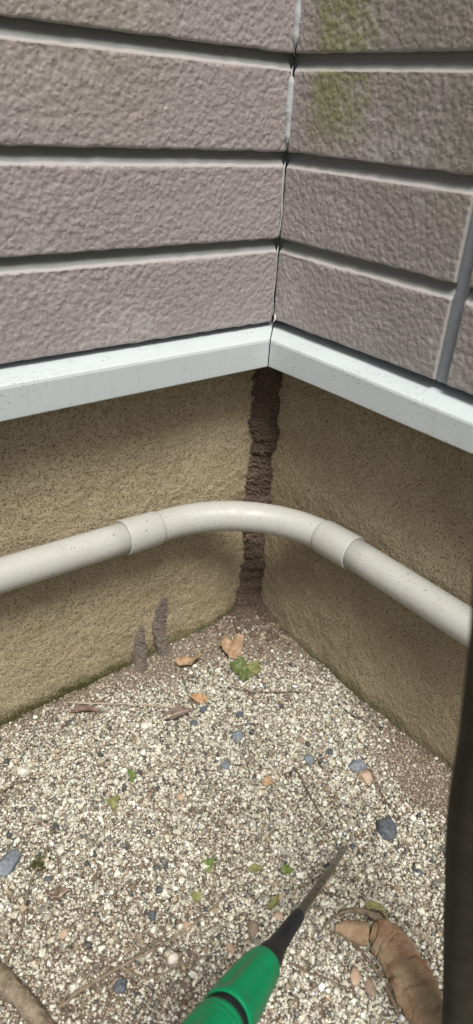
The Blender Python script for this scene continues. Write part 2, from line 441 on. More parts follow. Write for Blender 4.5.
# gravel: angular little grains, too many to count
ph = (1 + 5 ** 0.5) / 2
CUB = np.array([(x, y, z) for z in (-1, 1) for y in (-1, 1) for x in (-1, 1)]) / 3 ** 0.5
CUF = np.array([(0, 2, 3), (0, 3, 1), (4, 5, 7), (4, 7, 6), (0, 1, 5), (0, 5, 4), (2, 6, 7), (2, 7, 3), (0, 4, 6), (0, 6, 2), (1, 3, 7), (1, 7, 5)])
ICO = np.array([(-1, ph, 0), (1, ph, 0), (-1, -ph, 0), (1, -ph, 0), (0, -1, ph), (0, 1, ph), (0, -1, -ph), (0, 1, -ph),
                (ph, 0, -1), (ph, 0, 1), (-ph, 0, -1), (-ph, 0, 1)]) / math.hypot(1, ph)
ICF = np.array([(0, 11, 5), (0, 5, 1), (0, 1, 7), (0, 7, 10), (0, 10, 11), (1, 5, 9), (5, 11, 4), (11, 10, 2), (10, 7, 6), (7, 1, 8),
                (3, 9, 4), (3, 4, 2), (3, 2, 6), (3, 6, 8), (3, 8, 9), (4, 9, 5), (2, 4, 11), (6, 2, 10), (8, 6, 7), (9, 8, 1)])
def rand_rot(n, rng):
    q = rng.normal(size=(n, 4)); q /= np.linalg.norm(q, axis=1)[:, None]
    w, x, y, z = q.T
    return np.stack([np.stack([1 - 2 * (y * y + z * z), 2 * (x * y - z * w), 2 * (x * z + y * w)], -1),
                     np.stack([2 * (x * y + z * w), 1 - 2 * (x * x + z * z), 2 * (y * z - x * w)], -1),
                     np.stack([2 * (x * z - y * w), 2 * (y * z + x * w), 1 - 2 * (x * x + y * y)], -1)], 1)
def grains(X, Y, R, lift, rng):
    n = len(X)
    S = (CUB[None] + rng.uniform(-0.26, 0.26, (n, 8, 3))) * rng.uniform(0.70, 1.30, (n, 1, 3)) * 1.08
    S = np.einsum('nij,nkj->nki', rand_rot(n, rng), S) * R[:, None, None]
    S[:, :, 2] *= 0.85
    S[:, :, 0] += X[:, None]; S[:, :, 1] += Y[:, None]; S[:, :, 2] += (gh(X, Y) + lift * R)[:, None]
    F = (np.arange(n)[:, None, None] * 8 + CUF[None]).reshape(-1, 3)
    return S.reshape(-1, 3), F
PALETTE = np.array([(0.70, 0.68, 0.61), (0.62, 0.59, 0.51), (0.52, 0.48, 0.405), (0.77, 0.76, 0.72), (0.40, 0.37, 0.315),
                    (0.30, 0.25, 0.190), (0.235, 0.225, 0.21), (0.09, 0.092, 0.098), (0.42, 0.33, 0.25), (0.20, 0.145, 0.105)])
PW = np.array([0.17, 0.16, 0.15, 0.09, 0.12, 0.10, 0.09, 0.055, 0.05, 0.045])
SOILPAL = np.array([(0.36, 0.285, 0.23), (0.29, 0.225, 0.175), (0.42, 0.345, 0.285), (0.20, 0.15, 0.115), (0.52, 0.455, 0.385)])
def make_gravel(name, X, Y, R, seed, label):
    rng = np.random.default_rng(seed)
    n = len(X)
    sm = soil_mask(X, Y)
    brown = rng.random(n) < np.clip(sm * 1.05, 0, 0.97)
    R = np.where(brown, R * 0.62, R)
    lift = np.where(brown, rng.uniform(-0.3, 0.7, n), rng.uniform(-0.2, 1.3, n))
    V, F = grains(X, Y, R, lift, rng)
    Cc = PALETTE[rng.choice(len(PALETTE), n, p=PW / PW.sum())]
    Cs = SOILPAL[rng.integers(0, len(SOILPAL), n)]
    C = np.where(brown[:, None], Cs, Cc) * rng.uniform(0.88, 1.20, (n, 1))
    C = np.clip(C * np.array([0.965, 0.985, 0.93]), 0, 0.8)
    o = mesh_obj(name, V, F, M['grain'], smooth=False)
    o.data.polygons.foreach_set('use_smooth', np.repeat(rng.random(n) < 0.65, 12))
    at = o.data.attributes.new('grain_col', 'FLOAT_COLOR', 'POINT')
    at.data.foreach_set('color', np.repeat(np.hstack([C, np.ones((n, 1))]), 8, axis=0).astype(np.float32).ravel())
    return tag(o, label, 'gravel', kind='stuff')
def scatter(n, x0, x1, y0, y1, rng, inside):
    X = rng.uniform(x0, x1, n); Y = rng.uniform(y0, y1, n)
    q = (np.stack([X, Y, np.zeros(n)], -1) - CAM) @ RM
    u = PPX + FPX * q[:, 0] / np.maximum(q[:, 2], 0.05); v = PPY + FPX * q[:, 1] / np.maximum(q[:, 2], 0.05)
    vis = (u > -90) & (u < 560) & (v < 1110) & (q[:, 2] > 0.05)
    k = vis if inside else ~vis
    return X[k], Y[k]
X, Y = scatter(250000, -0.52, -0.001, -0.52, -0.001, RNG, True)
R = np.clip(np.exp(RNG.normal(math.log(0.00086), 0.40, len(X))), 0.0005, 0.0030)
make_gravel('gravel', X, Y, R, 21, 'pale angular gravel scattered thickly over the soil of the corner')
X, Y = scatter(75000, -0.80, -0.001, -0.80, -0.001, RNG, False)
R = np.clip(np.exp(RNG.normal(math.log(0.0017), 0.38, len(X))), 0.0008, 0.0045)
make_gravel('outer_gravel', X, Y, R, 22, 'coarse pale gravel farther out from the house corner')

# ------------------------------------------------------------------ foundation walls
OFFR = 0.0045                      # the right-hand cladding stands a little prouder
def side(L, u, d, z):
    """L: left wall (u along -x from the corner, d out of the wall) else right wall (u along -y)"""
    return np.stack([-u, -d, z], -1) if L else np.stack([-d, -u, z], -1)
def wall_axis(fine_hi, d, far):
    a = list(np.arange(0, fine_hi, d)); s = d
    while a[-1] < far:
        s = min(s * 1.5, 0.2); a.append(a[-1] + s)
    return np.array(a)
def foundation(L, label):
    u = wall_axis(0.40, 0.0013, 2.2); z = np.arange(-0.10, 0.352, 0.0016)
    U, Z = np.meshgrid(u, z, indexing='ij'); U, Z = U.ravel(), Z.ravel()
    P = np.stack([U, Z, np.full_like(U, 3.3 if L else 7.1)], -1)
    Ps = P * np.array([0.8, 1.0, 1.0])                      # trowel strokes run along the wall
    d = 0.00046 * fbm(Ps, 400, 2, 31) + 0.0005 * fbm(Ps, 90, 2, 35) + 0.0012 * fbm(P, 14, 2, 37)
    d *= np.clip(U / 0.004, 0, 1)
    V = side(L, U, d, Z); F = grid_faces(len(u), len(z))
    nb = len(V)
    # back and top so that the wall is solid
    bu, bz = [u[0], u[-1]], [z[0], z[-1]]
    Vb = side(L, np.array([0, 0, 2.2, 2.2, 0, 2.2]) , np.array([-0.15] * 6), np.array([z[0], z[-1], z[0], z[-1], 0, 0]))
    n = len(z); top0, top1 = n - 1, (len(u) - 1) * n + n - 1; bot0, bot1 = 0, (len(u) - 1) * n
    Fb = np.array([[nb, nb + 1, nb + 3, nb + 2], [top0, top1, nb + 3, nb + 1], [bot1, top1, nb + 3, nb + 2]])
    F = np.vstack([F, Fb])
    if not L: F = F[:, ::-1]
    return tag(mesh_obj('foundation_wall', np.vstack([V, Vb]), F, M['foundation']), label, 'wall', 'house foundation walls')
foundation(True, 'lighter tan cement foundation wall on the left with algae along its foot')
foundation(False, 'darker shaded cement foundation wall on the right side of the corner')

# ------------------------------------------------------------------ siding
def oset(L): return O_S + (0 if L else OFFR)
O_S = 0.020                       # siding face in front of the foundation
G_D = 0.0055                      # groove depth
PITCH, COURSE0, GAP = 0.0625, 0.402, 0.0092
def course(L, u0, u1, z0, z1, parent, seed, fine, end0=False, end1=False):
    du = 0.0012 if fine else 0.02
    u = np.arange(u0, u1 + 1e-9, du); u[-1] = u1
    zz = np.arange(z0 + 0.0012, z1 - 0.003, 0.0013 if fine else 0.02)
    zs = np.concatenate([[z0 + 0.0006, z0, z0 + 0.0004], zz, [z1 - 0.0019, z1 - 0.0016, z1 - 0.0001, z1 + 0.0001, z1 + 0.0062]])
    ds = np.concatenate([[-G_D - 0.0005, -0.0016, -0.0004], np.zeros(len(zz)), [0, -0.0001, -0.0015, -0.0019, -G_D - 0.0005]])
    if end0: u = np.concatenate([[u0 + 0.0001, u0, u0 + 0.0004], u[1:]])
    if end1: u = np.concatenate([u[:-1], [u1 - 0.0004, u1, u1 - 0.0001]])
    U, Z = np.meshgrid(u, zs, indexing='ij'); D = np.broadcast_to(ds, U.shape).copy()
    P = np.stack([U.ravel(), Z.ravel(), np.full(U.size, seed * 1.7)], -1)
    n = 0.00024 * fbm(P, 230, 2, 41, 0.6) + 0.0004 * noise(P, 25, 47)
    w = np.ones_like(D); w[:, 0] = w[:, -1] = 0; w[:, 1:3] = 0.35; w[:, -4:-1] = 0.15
    D += n.reshape(D.shape) * w
    edge = 0.0005 * noise(P, 120, 49).reshape(D.shape)
    Z = Z + edge * (np.abs(ds) > 0.0002)
    if end0: D[0] = -G_D - 0.0005; D[1] = np.minimum(D[1], -0.0016); D[2] = np.minimum(D[2], -0.0004)
    if end1: D[-1] = -G_D - 0.0005; D[-2] = np.minimum(D[-2], -0.0016); D[-3] = np.minimum(D[-3], -0.0004)
    V = side(L, U.ravel(), oset(L) + D.ravel(), Z.ravel())
    F = grid_faces(len(u), len(zs))
    if not L: F = F[:, ::-1]
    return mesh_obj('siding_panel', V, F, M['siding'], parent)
def siding(L, label):
    t = thing('siding_wall', (0, 0, 0), label, 'wall', 'house siding walls')
    far = 2.0
    g = oset(L) - G_D
    v, f = box(-far, 0.10, -g, 0.12, 0.3485, 1.9) if L else box(-g, 0.12, -far, -(O_S - G_D) - 0.0002, 0.3485, 1.9)
    mesh_obj('groove_backing', v, f, M['groove'], t, smooth=False)
    joints = [0.365, 0.87, 1.40] if L else [0.1930, 0.53, 1.05, 1.55]
    JW = 0.0105
    c0 = O_S - G_D
    k, z1 = 0, COURSE0
    while z1 < 1.9:
        z0 = (0.3435 if L else 0.3460) if k == 0 else z1 - PITCH + GAP
        a = oset(False) + 0.0004 if L else O_S + 0.0012
        for j, b in enumerate(joints + [far]):
            fine = (a < 0.34) and z1 < 0.66
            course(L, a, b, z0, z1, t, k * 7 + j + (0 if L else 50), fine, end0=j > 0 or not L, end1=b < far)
            a = b + JW
        k += 1; z1 = COURSE0 + PITCH * k
    for b in joints:
        bb = [b + 0.0002, b + JW - 0.0002]
        V = side(L, np.array([bb[0], bb[1]] * 2), np.array([oset(L) - 0.0040] * 4), np.array([0.345, 0.345, 1.895, 1.895]))
        Vk = side(L, np.array([bb[0], bb[1]] * 2), np.array([oset(L) - G_D - 0.002] * 4), np.array([0.345, 0.345, 1.895, 1.895]))
        V = np.vstack([V, Vk]); fa = [(0, 1, 3, 2), (0, 4, 5, 1), (2, 3, 7, 6), (0, 2, 6, 4), (1, 5, 7, 3)]
        mesh_obj('joint_strip', V, fa, M['vjoint'], t, smooth=False)
    return t
sw = siding(True, 'mauve grey textured siding wall on the left, in long unbroken courses')
siding(False, 'mauve grey textured siding wall on the right with green algae and a vertical joint')
# sealant bead run down the inner corner of the siding
zs = np.linspace(0.349, 1.9, 500)
P = np.stack([np.full(500, -oset(False) - 0.0003), np.full(500, -O_S - 0.0003), zs], -1)
wob = 0.0005 * fbm(np.stack([zs, zs * 0, zs * 0], -1), 60, 3, 3)
P[:, 0] += wob; P[:, 1] -= wob * 0.6
phase = ((zs - COURSE0) % PITCH)
ing = (phase < GAP) & (zs > 0.36)
rad = np.where(zs < 0.405, 0.0004, np.where(zs < 0.464, 0.0008, 0.0028)) * (1 + 0.25 * fbm(np.stack([zs, zs * 0, zs * 0], -1), 120, 3, 5))
ing2 = np.convolve(ing, np.ones(5), 'same') > 0; rad = np.where(ing2, 0.0005, rad); P[:, 0] += np.where(ing, 0.0062, 0); P[:, 1] += np.where(ing, 0.0062, 0)
V, F = tube(P, rad, 8)
mesh_obj('sealant_bead', V, F, M['sealant'], sw)

# ------------------------------------------------------------------ base flashing
def flashing(L, label):
    prof = [(0.006, 0.3425), (0.0175, 0.3400), (0.0340, 0.3359), (0.0356, 0.3349), (0.0362, 0.3330), (0.0366, 0.3140), (0.0366, 0.3118),
            (0.0358, 0.3108), (0.0335, 0.3104), (0.0310, 0.3112), (0.0310, 0.3128), (0.0340, 0.3124), (0.0348, 0.3135),
            (0.0343, 0.3325), (0.0330, 0.3342), (0.0170, 0.3380), (0.006, 0.3405)]
    n = len(prof)
    us = np.concatenate([[None] if False else [], np.linspace(0.04, 0.6, 120), np.linspace(0.7, 2.1, 15)]).astype(float)
    V, first = [], True
    P0 = np.array(prof)
    mitre = 0.0004 if L else 0.0010
    rows = [P0[:, 0] + mitre] + [np.full(n, u) for u in us]           # mitred end at the inner corner
    for r in rows:
        wz = 0.0005 * noise(np.stack([r, r * 0, r * 0 + (1 if L else 5)], -1), 9, 2)
        zp = P0[:, 1] + wz - 0.0008
        if not L: zp = 0.336 + (zp - 0.336) * (1 - 0.17 * np.clip(r / 0.24, 0, 1.2))
        V.append(side(L, r + (0.003 if L else 0), P0[:, 0] + (0 if L else 0.003), zp))
    V = np.vstack(V); V = V.reshape(len(rows), n, 3)
    V = np.concatenate([V, V[:, :1]], 1).reshape(-1, 3)
    F = grid_faces(len(rows), n + 1)
    if not L: F = F[:, ::-1]
    o = mesh_obj('base_flashing', V, F, M['flash'], smooth=False)
    return tag(o, label, 'flashing', 'metal flashings below the siding')
flashing(True, 'pale metal flashing strip under the left siding wall')
flashing(False, 'pale metal flashing strip under the right siding wall')
# torn shred of sealant at the mitre
V, F = tube(spline([(-0.020, -0.0205, 0.3485), (-0.0235, -0.0225, 0.3500), (-0.0255, -0.0252, 0.3475), (-0.0265, -0.0245, 0.345)], 12), np.linspace(0.0012, 0.0005, 12), 6)
tag(mesh_obj('sealant_scrap', V, F, M['palestone'], base=(-0.0235, -0.0225, 0.3475)), 'small torn white scrap at the mitre of the flashing', 'scrap')

# ------------------------------------------------------------------ pipe
PR, SR, PD = 0.0139, 0.0158, 0.0180
BR = 0.116
pt = thing('drain_pipe', (-PD - 0.03, -PD - 0.03, 0.168), 'off white plastic pipe bending round the corner in front of the foundation', 'pipe')
def zL(u): return 0.1712 + (u - 0.146) * 0.033
def zR(u): return 0.1705 + (u - 0.120) * 0.012
arc = []
UA = PD + BR
for a in np.linspace(0, math.pi / 2, 40):
    x = -UA + BR * math.sin(a); y = -UA + BR * math.cos(a)
    f = a / (math.pi / 2)
    arc.append((x, y, (1 - f) * zL(UA) + f * zR(UA) - 0.0005 * math.sin(math.pi * f)))
arc = np.array(arc)
SL0, SL1 = 0.1385, 0.1750           # left socket from .. to
SR0, SR1 = 0.1080, 0.1460
el = np.vstack([[(-SL1 + 0.004, -PD, zL(SL1))], arc, [(-PD, -SR1 + 0.004, zR(SR1))]])
V, F = tube(el, PR * 1.03, 40, caps=False)
elbow = mesh_obj('elbow', V, F, M['pvc'], pt, base=tuple(arc[20]))
def lathe_along(a, b, prof, seg=48):
    a, b = np.array(a, float), np.array(b, float); d = (b - a) / np.linalg.norm(b - a)
    P = np.array([a + d * s for s, r in prof]); R = np.array([r for s, r in prof])
    n = np.cross(d, [0, 0, 1.0]); n /= np.linalg.norm(n); m = np.cross(d, n)
    ang = np.linspace(0, 2 * np.pi, seg, endpoint=False)
    V = np.array([[P[i] + R[i] * (math.cos(t) * n + math.sin(t) * m) for i in range(len(P))] for t in ang]).reshape(-1, 3)
    return V, grid_faces(seg, len(P), wrap=True)[:, ::-1]
def socket_profile(Ln):
    return [(0, PR * 1.02), (0.0015, SR * 0.965), (0.004, SR), (Ln - 0.0008, SR * 1.01), (Ln, SR * 1.003), (Ln, PR + 0.0003)]
def arc_pt(u, L):
    """centre line point at distance u along a wall (inside the bend follow the arc)"""
    if L: return (-u, -PD if u >= UA else -UA + math.sqrt(BR ** 2 - (UA - u) ** 2), zL(u))
    return (-PD if u >= UA else -UA + math.sqrt(BR ** 2 - (UA - u) ** 2), -u, zR(u))
for L, s0, s1 in ((True, SL0, SL1), (False, SR0, SR1)):
    a, b = arc_pt(s0, L), arc_pt(s1, L)
    V, F = lathe_along(a, b, socket_profile(np.linalg.norm(np.array(b) - np.array(a))))
    mesh_obj('socket', V, F, M['pvc'], elbow, base=a)
for L, s1 in ((True, SL1), (False, SR1)):
    u = np.linspace(s1 - 0.012, 2.0, 60)
    zz = zL(u) if L else zR(u)
    zz = np.where(u > 0.35, (zL(0.35) if L else zR(0.35)) + (u - 0.35) * 0.01, zz)
    V, F = tube(side(L, u, np.full_like(u, PD), zz), PR, 40)
    mesh_obj('straight_pipe', V, F, M['pvc'], pt, base=tuple(side(L, u[:1], np.array([PD]), zz[:1])[0]))

# ------------------------------------------------------------------ termite mud tubes
def crumbs_on(P, nrm, n, r0, r1, rng):
    """grains of mud pressed into a surface given by points P with outward directions nrm"""
    k = rng.integers(0, len(P), n); C = P[k]; N = nrm[k]
    R = np.exp(rng.uniform(math.log(r0), math.log(r1), n))
    V, F = grains(C[:, 0], C[:, 1], R, np.zeros(n), rng)
    V[:, 2] += np.repeat(C[:, 2] - gh(C[:, 0], C[:, 1]), 8)
    V += np.repeat(N * (R * 0.15)[:, None], 8, axis=0)
    return V, F
def join(a, fa, b, fb):
    fa = [tuple(int(x) for x in q) for q in fa] + [tuple(int(x) + len(a) for x in q) for q in fb]
    return np.vstack([a, b]), fa
def corner_mud():
    nz, na = 420, 64
    z = np.linspace(-0.004, 0.318, nz); s = np.linspace(0, 1, na)
    Zg, Sg = np.meshgrid(z, s, indexing='ij')
    zn = np.stack([z, z * 0, z * 0], -1)
    foot = np.exp(-np.maximum(z - 0.004, 0) / 0.020)
    wl = 0.0225 + 0.0030 * fbm(zn, 22, 3, 61) + 0.012 * foot + 0.0028 * fbm(zn, 150, 3, 71)
    wr = 0.0125 + 0.0030 * fbm(zn, 26, 3, 62) + 0.010 * foot + 0.0024 * fbm(zn, 150, 3, 72)
    th = 0.0055 + 0.0010 * fbm(zn, 30, 2, 63) + 0.010 * foot
    # from the contact on the left wall to the contact on the right wall, bulging out of the corner
    A = np.stack([-wl, 0.0015 + 0 * z, z], -1)[:, None]; B = np.stack([0.0015 + 0 * z, -wr, z], -1)[:, None]
    t = s[None, :, None]
    V = A * (1 - t) + B * t
    bul = (np.sin(np.pi * s) ** 0.7)[None, :] * (th * 0.55)[:, None]
    V[:, :, 0] -= bul * 0.7; V[:, :, 1] -= bul * 0.7
    P = V.reshape(-1, 3)
    lump = 0.0013 * fbm(P, 110, 2, 64) + 0.0008 * np.abs(noise(P, 290, 66))
    lump *= np.clip(np.sin(np.pi * Sg.ravel()) * 2.2, 0.15, 1)
    P = P.copy(); P[:, 0] -= lump * 0.7; P[:, 1] -= lump * 0.7; P[:, 2] += 0.0012 * noise(P, 140, 68)
    rg = np.random.default_rng(71)
    Vc, Fc = crumbs_on(P, np.tile(np.array([[-0.7, -0.7, 0.1]]), (len(P), 1)), 5200, 0.0005, 0.0021, rg)
    Vc[:, :2] = np.minimum(Vc[:, :2], 0.002)
    Va, Fa = join(P, grid_faces(nz, na)[:, ::-1], Vc, Fc)
    o = mesh_obj('mud_tube', Va, Fa, M['mud'], smooth=False)
    return tag(o, 'tall dark brown termite mud tube climbing the inner corner of the foundation', 'mud tube', 'termite mud tubes')
corner_mud()
def wall_mud(pts, w, label, base_px, mat):
    """small tube plastered on the left wall: pts = (u, z, half width, thickness)"""
    P = spline([(a, b, 0) for a, b, c, d in pts], 90)
    W = np.interp(np.linspace(0, 1, 90), np.linspace(0, 1, len(pts)), [p[2] for p in pts])
    T = np.interp(np.linspace(0, 1, 90), np.linspace(0, 1, len(pts)), [p[3] for p in pts])
    na = 22; s = np.linspace(-1, 1, na)
    V = np.zeros((90, na, 3))
    for i in range(90):
        k = 1.0
        V[i, :, 0] = -P[i, 0] + s * W[i] * k
        V[i, :, 1] = -T[i] * np.maximum(1 - s ** 2, 0) ** 0.24 + 0.0006
        V[i, :, 2] = P[i, 1]
    Q = V.reshape(-1, 3)
    n = 0.0012 * fbm(Q, 150, 2, 77) * np.tile(np.sqrt(np.maximum(1 - s ** 2, 0)), 90)
    Q = Q.copy(); Q[:, 1] -= n; Q[:, 0] += 0.0012 * fbm(Q, 120, 2, 79)
    rg = np.random.default_rng(int(abs(P[0, 0]) * 1e4))
    Vc, Fc = crumbs_on(Q, np.tile(np.array([[0, -1.0, 0.1]]), (len(Q), 1)), 620, 0.0005, 0.0016, rg)
    Vc[:, 1] = np.minimum(Vc[:, 1], 0.001)
    Q, Fq = join(Q, grid_faces(90, na)[:, ::-1], Vc, Fc)
    o = mesh_obj('mud_tube', Q, Fq, mat, base=(-P[0, 0], 0, P[0, 1]), smooth=False)
    return tag(o, label, 'mud tube', 'termite mud tubes')
def lw(px, py):
    p = on_plane(px, py, 1, -0.002); return -p[0], p[2]
def wm(spec): return [(*lw(x, y), hw, th) for x, y, hw, th in spec]
wall_mud(wm([(133, 690, 0.0092, 0.023), (136, 672, 0.0080, 0.019), (139, 655, 0.0068, 0.012), (140, 645, 0.0058, 0.007), (141, 637, 0.0044, 0.004), (142, 631, 0.0024, 0.0018), (142, 628, 0.0010, 0.0006)]), 0,
         'shorter of two small grey mud tubes on the left foundation wall, leftmost', None, M['mudpale'])
wall_mud(wm([(169, 682, 0.0096, 0.022), (166, 666, 0.0090, 0.018), (162, 648, 0.0072, 0.011), (160, 634, 0.0066, 0.006), (160, 622, 0.0074, 0.0035), (162, 612, 0.0066, 0.0018), (163, 605, 0.0050, 0.0010), (164, 600, 0.003, 0.0004)]), 0,
         'taller of two small grey mud tubes, between the corner and its shorter twin', None, M['mudpale'])
# mud clods fallen at the foot of the corner tube
rng = np.random.default_rng(5)
n = 900
r = np.abs(rng.normal(0, 0.030, n)); a = rng.uniform(math.pi, 1.5 * math.pi, n)
X = np.minimum(r * np.cos(a), -0.002); Y = np.minimum(r * np.sin(a), -0.002)
V, F = grains(X, Y, np.clip(rng.normal(0.0016, 0.0008, n), 0.0006, 0.0042), rng.uniform(-0.1, 0.6, n), rng)
tag(mesh_obj('mud_crumbs', V, F, M['mud'], smooth=False), 'crumbs of brown mud heaped at the foot of the corner', 'mud crumbs', kind='stuff')

# dirt caught between the pipe and the left wall
rng = np.random.default_rng(15)
n = 700
u = np.abs(rng.normal(0, 0.06, n)) + 0.178
u = np.where(rng.random(n) < 0.25, rng.uniform(0.10, 0.36, n), u)
dd = rng.uniform(0.0008, 0.0075, n)
V, F = grains(-u, -dd, np.clip(rng.normal(0.0009, 0.0004, n), 0.0003, 0.0022), np.zeros(n), rng)
zt = zL(u) + np.sqrt(np.maximum(PR ** 2 - (PD - dd) ** 2, 0)) + 0.0004
V[:, 2] += np.repeat(zt - gh(-u, -dd), 8)
tag(mesh_obj('pipe_dirt', V, F, M['mudpale'], smooth=False), 'brown dirt crumbs caught between the pipe and left wall', 'dirt', kind='stuff')

# ------------------------------------------------------------------ moss and dirt lines
rng = np.random.default_rng(9)
V, F = [], []
def blade(p, h, w, az, lean):
    i = len(V); c, s = math.cos(az), math.sin(az)
    tip = (p[0] + lean * math.cos(az + 1.5), min(p[1] + lean * math.sin(az + 1.5), -0.0005), p[2] + h)
    V.extend([(p[0] - c * w, p[1] - s * w, p[2]), (p[0] + c * w, p[1] + s * w, p[2]), tip]); F.append((i, i + 1, i + 2))
U = rng.uniform(0.02, 0.42, 15000)
dn = np.clip(0.5 + 0.5 * noise(np.stack([U, U * 0, U * 0], -1), 26, 91) + 0.25 * (U > 0.2), 0, 2)
U = U[rng.random(15000) < 0.8 * dn ** 1.2]
Yb = -np.abs(rng.normal(0.0010, 0.0016, len(U)))
Zb = gh(-U, Yb)
for u, y, zt in zip(U, Yb, Zb):
    upw = abs(rng.normal(0, 0.0055)) if rng.random() < 0.6 else 0
    if upw > 0.002: y = -0.0012
    blade((-u, y - 0.0008, zt - 0.0005 + upw), rng.uniform(0.0005, 0.0015), rng.uniform(0.0003, 0.0007), rng.uniform(0, 6.28), rng.uniform(0, 0.0014))
tag(mesh_obj('moss', V, F, M['moss'], smooth=False), 'green moss line along the foot of the left foundation wall', 'moss', kind='stuff')

# ------------------------------------------------------------------ pebbles, leaves, twigs, roots
def pebble(px, py, wpx, hpx, mat, label, seed, rise=0.55, az=None, group='larger pebbles lying in the gravel'):
    p = gpx(px, py)
    q = (p - CAM) @ RM[:, 2]
    r = wpx * q / FPX / 2; rb = hpx * q / FPX / 2
    bm = bmesh.new(); bmesh.ops.create_icosphere(bm, subdivisions=4, radius=1)
    V = np.array([v.co for v in bm.verts]); F = np.array([[v.index for v in f.verts] for f in bm.faces]); bm.free()
    # a few planar cuts give worn facets
    rg = np.random.default_rng(seed)
    for _ in range(9):
        nrm = rg.normal(size=3); nrm /= np.linalg.norm(nrm); d = rg.uniform(0.62, 0.9)
        ex = np.maximum(V @ nrm - d, 0); V -= ex[:, None] * nrm * 0.88
    V *= (1 + 0.05 * fbm(V + seed * 3.1, 3.0, 3, seed))[:, None]
    S = V * np.array([r, rb * 1.15, min(r, rb) * rise * 1.3])
    # long axis across the view
    rt = RM[:, 0].copy(); rt[2] = 0; rt /= np.linalg.norm(rt); fw = np.array([-rt[1], rt[0], 0])
    a = rg.uniform(-0.5, 0.5) if az is None else az
    e1 = rt * math.cos(a) + fw * math.sin(a); e2 = np.cross([0, 0, 1.0], e1)
    W = S[:, :1] * e1 + S[:, 1:2] * e2 + S[:, 2:] * np.array([0, 0, 1.0])
    W += p + np.array([0, 0, min(r, rb) * rise * 0.62 + 0.0008])
    o = mesh_obj('pebble', W, F, mat, base=tuple(p))
    return tag(o, label, 'pebble', group)
PB = [
 (9, 866, 24, 26, 'bluestone', 'largest blue grey pebble, at the left edge of the gravel'),
 (385, 831, 21, 22, 'darkstone', 'dark slate grey pebble to the right of the screwdriver tip'),
 (357, 767, 20, 14, 'bluestone', 'blue grey pebble touching the small orange pebble'),
 (365, 779, 14, 15, 'orangestone', 'smooth orange pebble next to a blue grey one'),
 (309, 761, 11, 11, 'bluestone', 'small blue grey pebble at the upper end of a thin twig'),
 (330, 753, 7, 7, 'darkstone', 'tiny dark pebble above the blue grey and orange pair'),
 (354, 849, 8, 8, 'darkstone', 'little black pebble right at the screwdriver tip'),
 (238, 738, 13, 11, 'bluestone', 'blue grey pebble alone in front of the green leaf'),
 (225, 766, 10, 11, 'bluestone', 'small blue pebble in the middle of the pale gravel'),
 (204, 711, 9, 9, 'darkstone', 'dark pebble under the small orange leaf'),
 (240, 716, 8, 7, 'darkstone', 'small dark pebble between green leaf and blue grey pebble'),
 (24, 772, 15, 9, 'palestone', 'flat whitish pebble by the left wall foot'),
 (145, 727, 9, 7, 'palestone', 'pale grey chip in front of the curled brown leaf'),
 (194, 724, 8, 7, 'darkstone', 'dark chip at the right end of the curled brown leaf'),
 (149, 797, 9, 8, 'brownstone', 'brown pebble to the right of the small green weed'),
 (180, 799, 9, 8, 'orangestone', 'pinkish orange pebble in the middle left gravel'),
 (349, 762, 8, 7, 'palestone', 'pale pebble just left of the paired pebbles'),
 (279, 917, 10, 8, 'orangestone', 'pink pebble beside the screwdriver shaft'),
 (252, 929, 12, 13, 'brownstone', 'rust brown pebble left of the black screwdriver collar'),
 (187, 928, 11, 10, 'orangestone', 'round tan pebble on the long thin root'),
 (173, 960, 12, 10, 'palestone', 'pale rounded pebble below the long thin root'),
 (231, 951, 10, 11, 'orangestone', 'tan pebble just left of the green screwdriver handle'),
 (354, 978, 12, 15, 'orangestone', 'pale orange chip left of the thick root'),
 (370, 990, 12, 18, 'brownstone', 'brown chip between the orange chip and thick root'),
 (417, 874, 11, 9, 'darkstone', 'grey pebble near the dark post, above the thick root'),
 (152, 917, 9, 8, 'darkstone', 'black pebble in the gravel above the long thin root'),
 (164, 894, 8, 8, 'palestone', 'bright white pebble in the centre left gravel'),
 (64, 935, 10, 9, 'orangestone', 'tan pebble right of the left curved rootlet'),
 (48, 880, 8, 5, 'darkstone', 'black sliver right of the largest blue grey pebble'),
 (121, 988, 16, 12, 'darkstone', 'dark grey pebble under the long thin root at the bottom'),
 (84, 712, 8, 5, 'darkstone', 'black chip by the dark dead leaf at the left wall'),
 (61, 852, 8, 7, 'palestone', 'white pebble above the mossy clump'),
 (300, 742, 9, 7, 'brownstone', 'reddish pebble above the thin twig'),
 (327, 790, 8, 7, 'brownstone', 'brown pebble beside the thin leaning twig'),
]
for i, (x, y, w, h, mt, lb) in enumerate(PB):
    pebble(x, y, w, h, M[mt], lb, 100 + i)

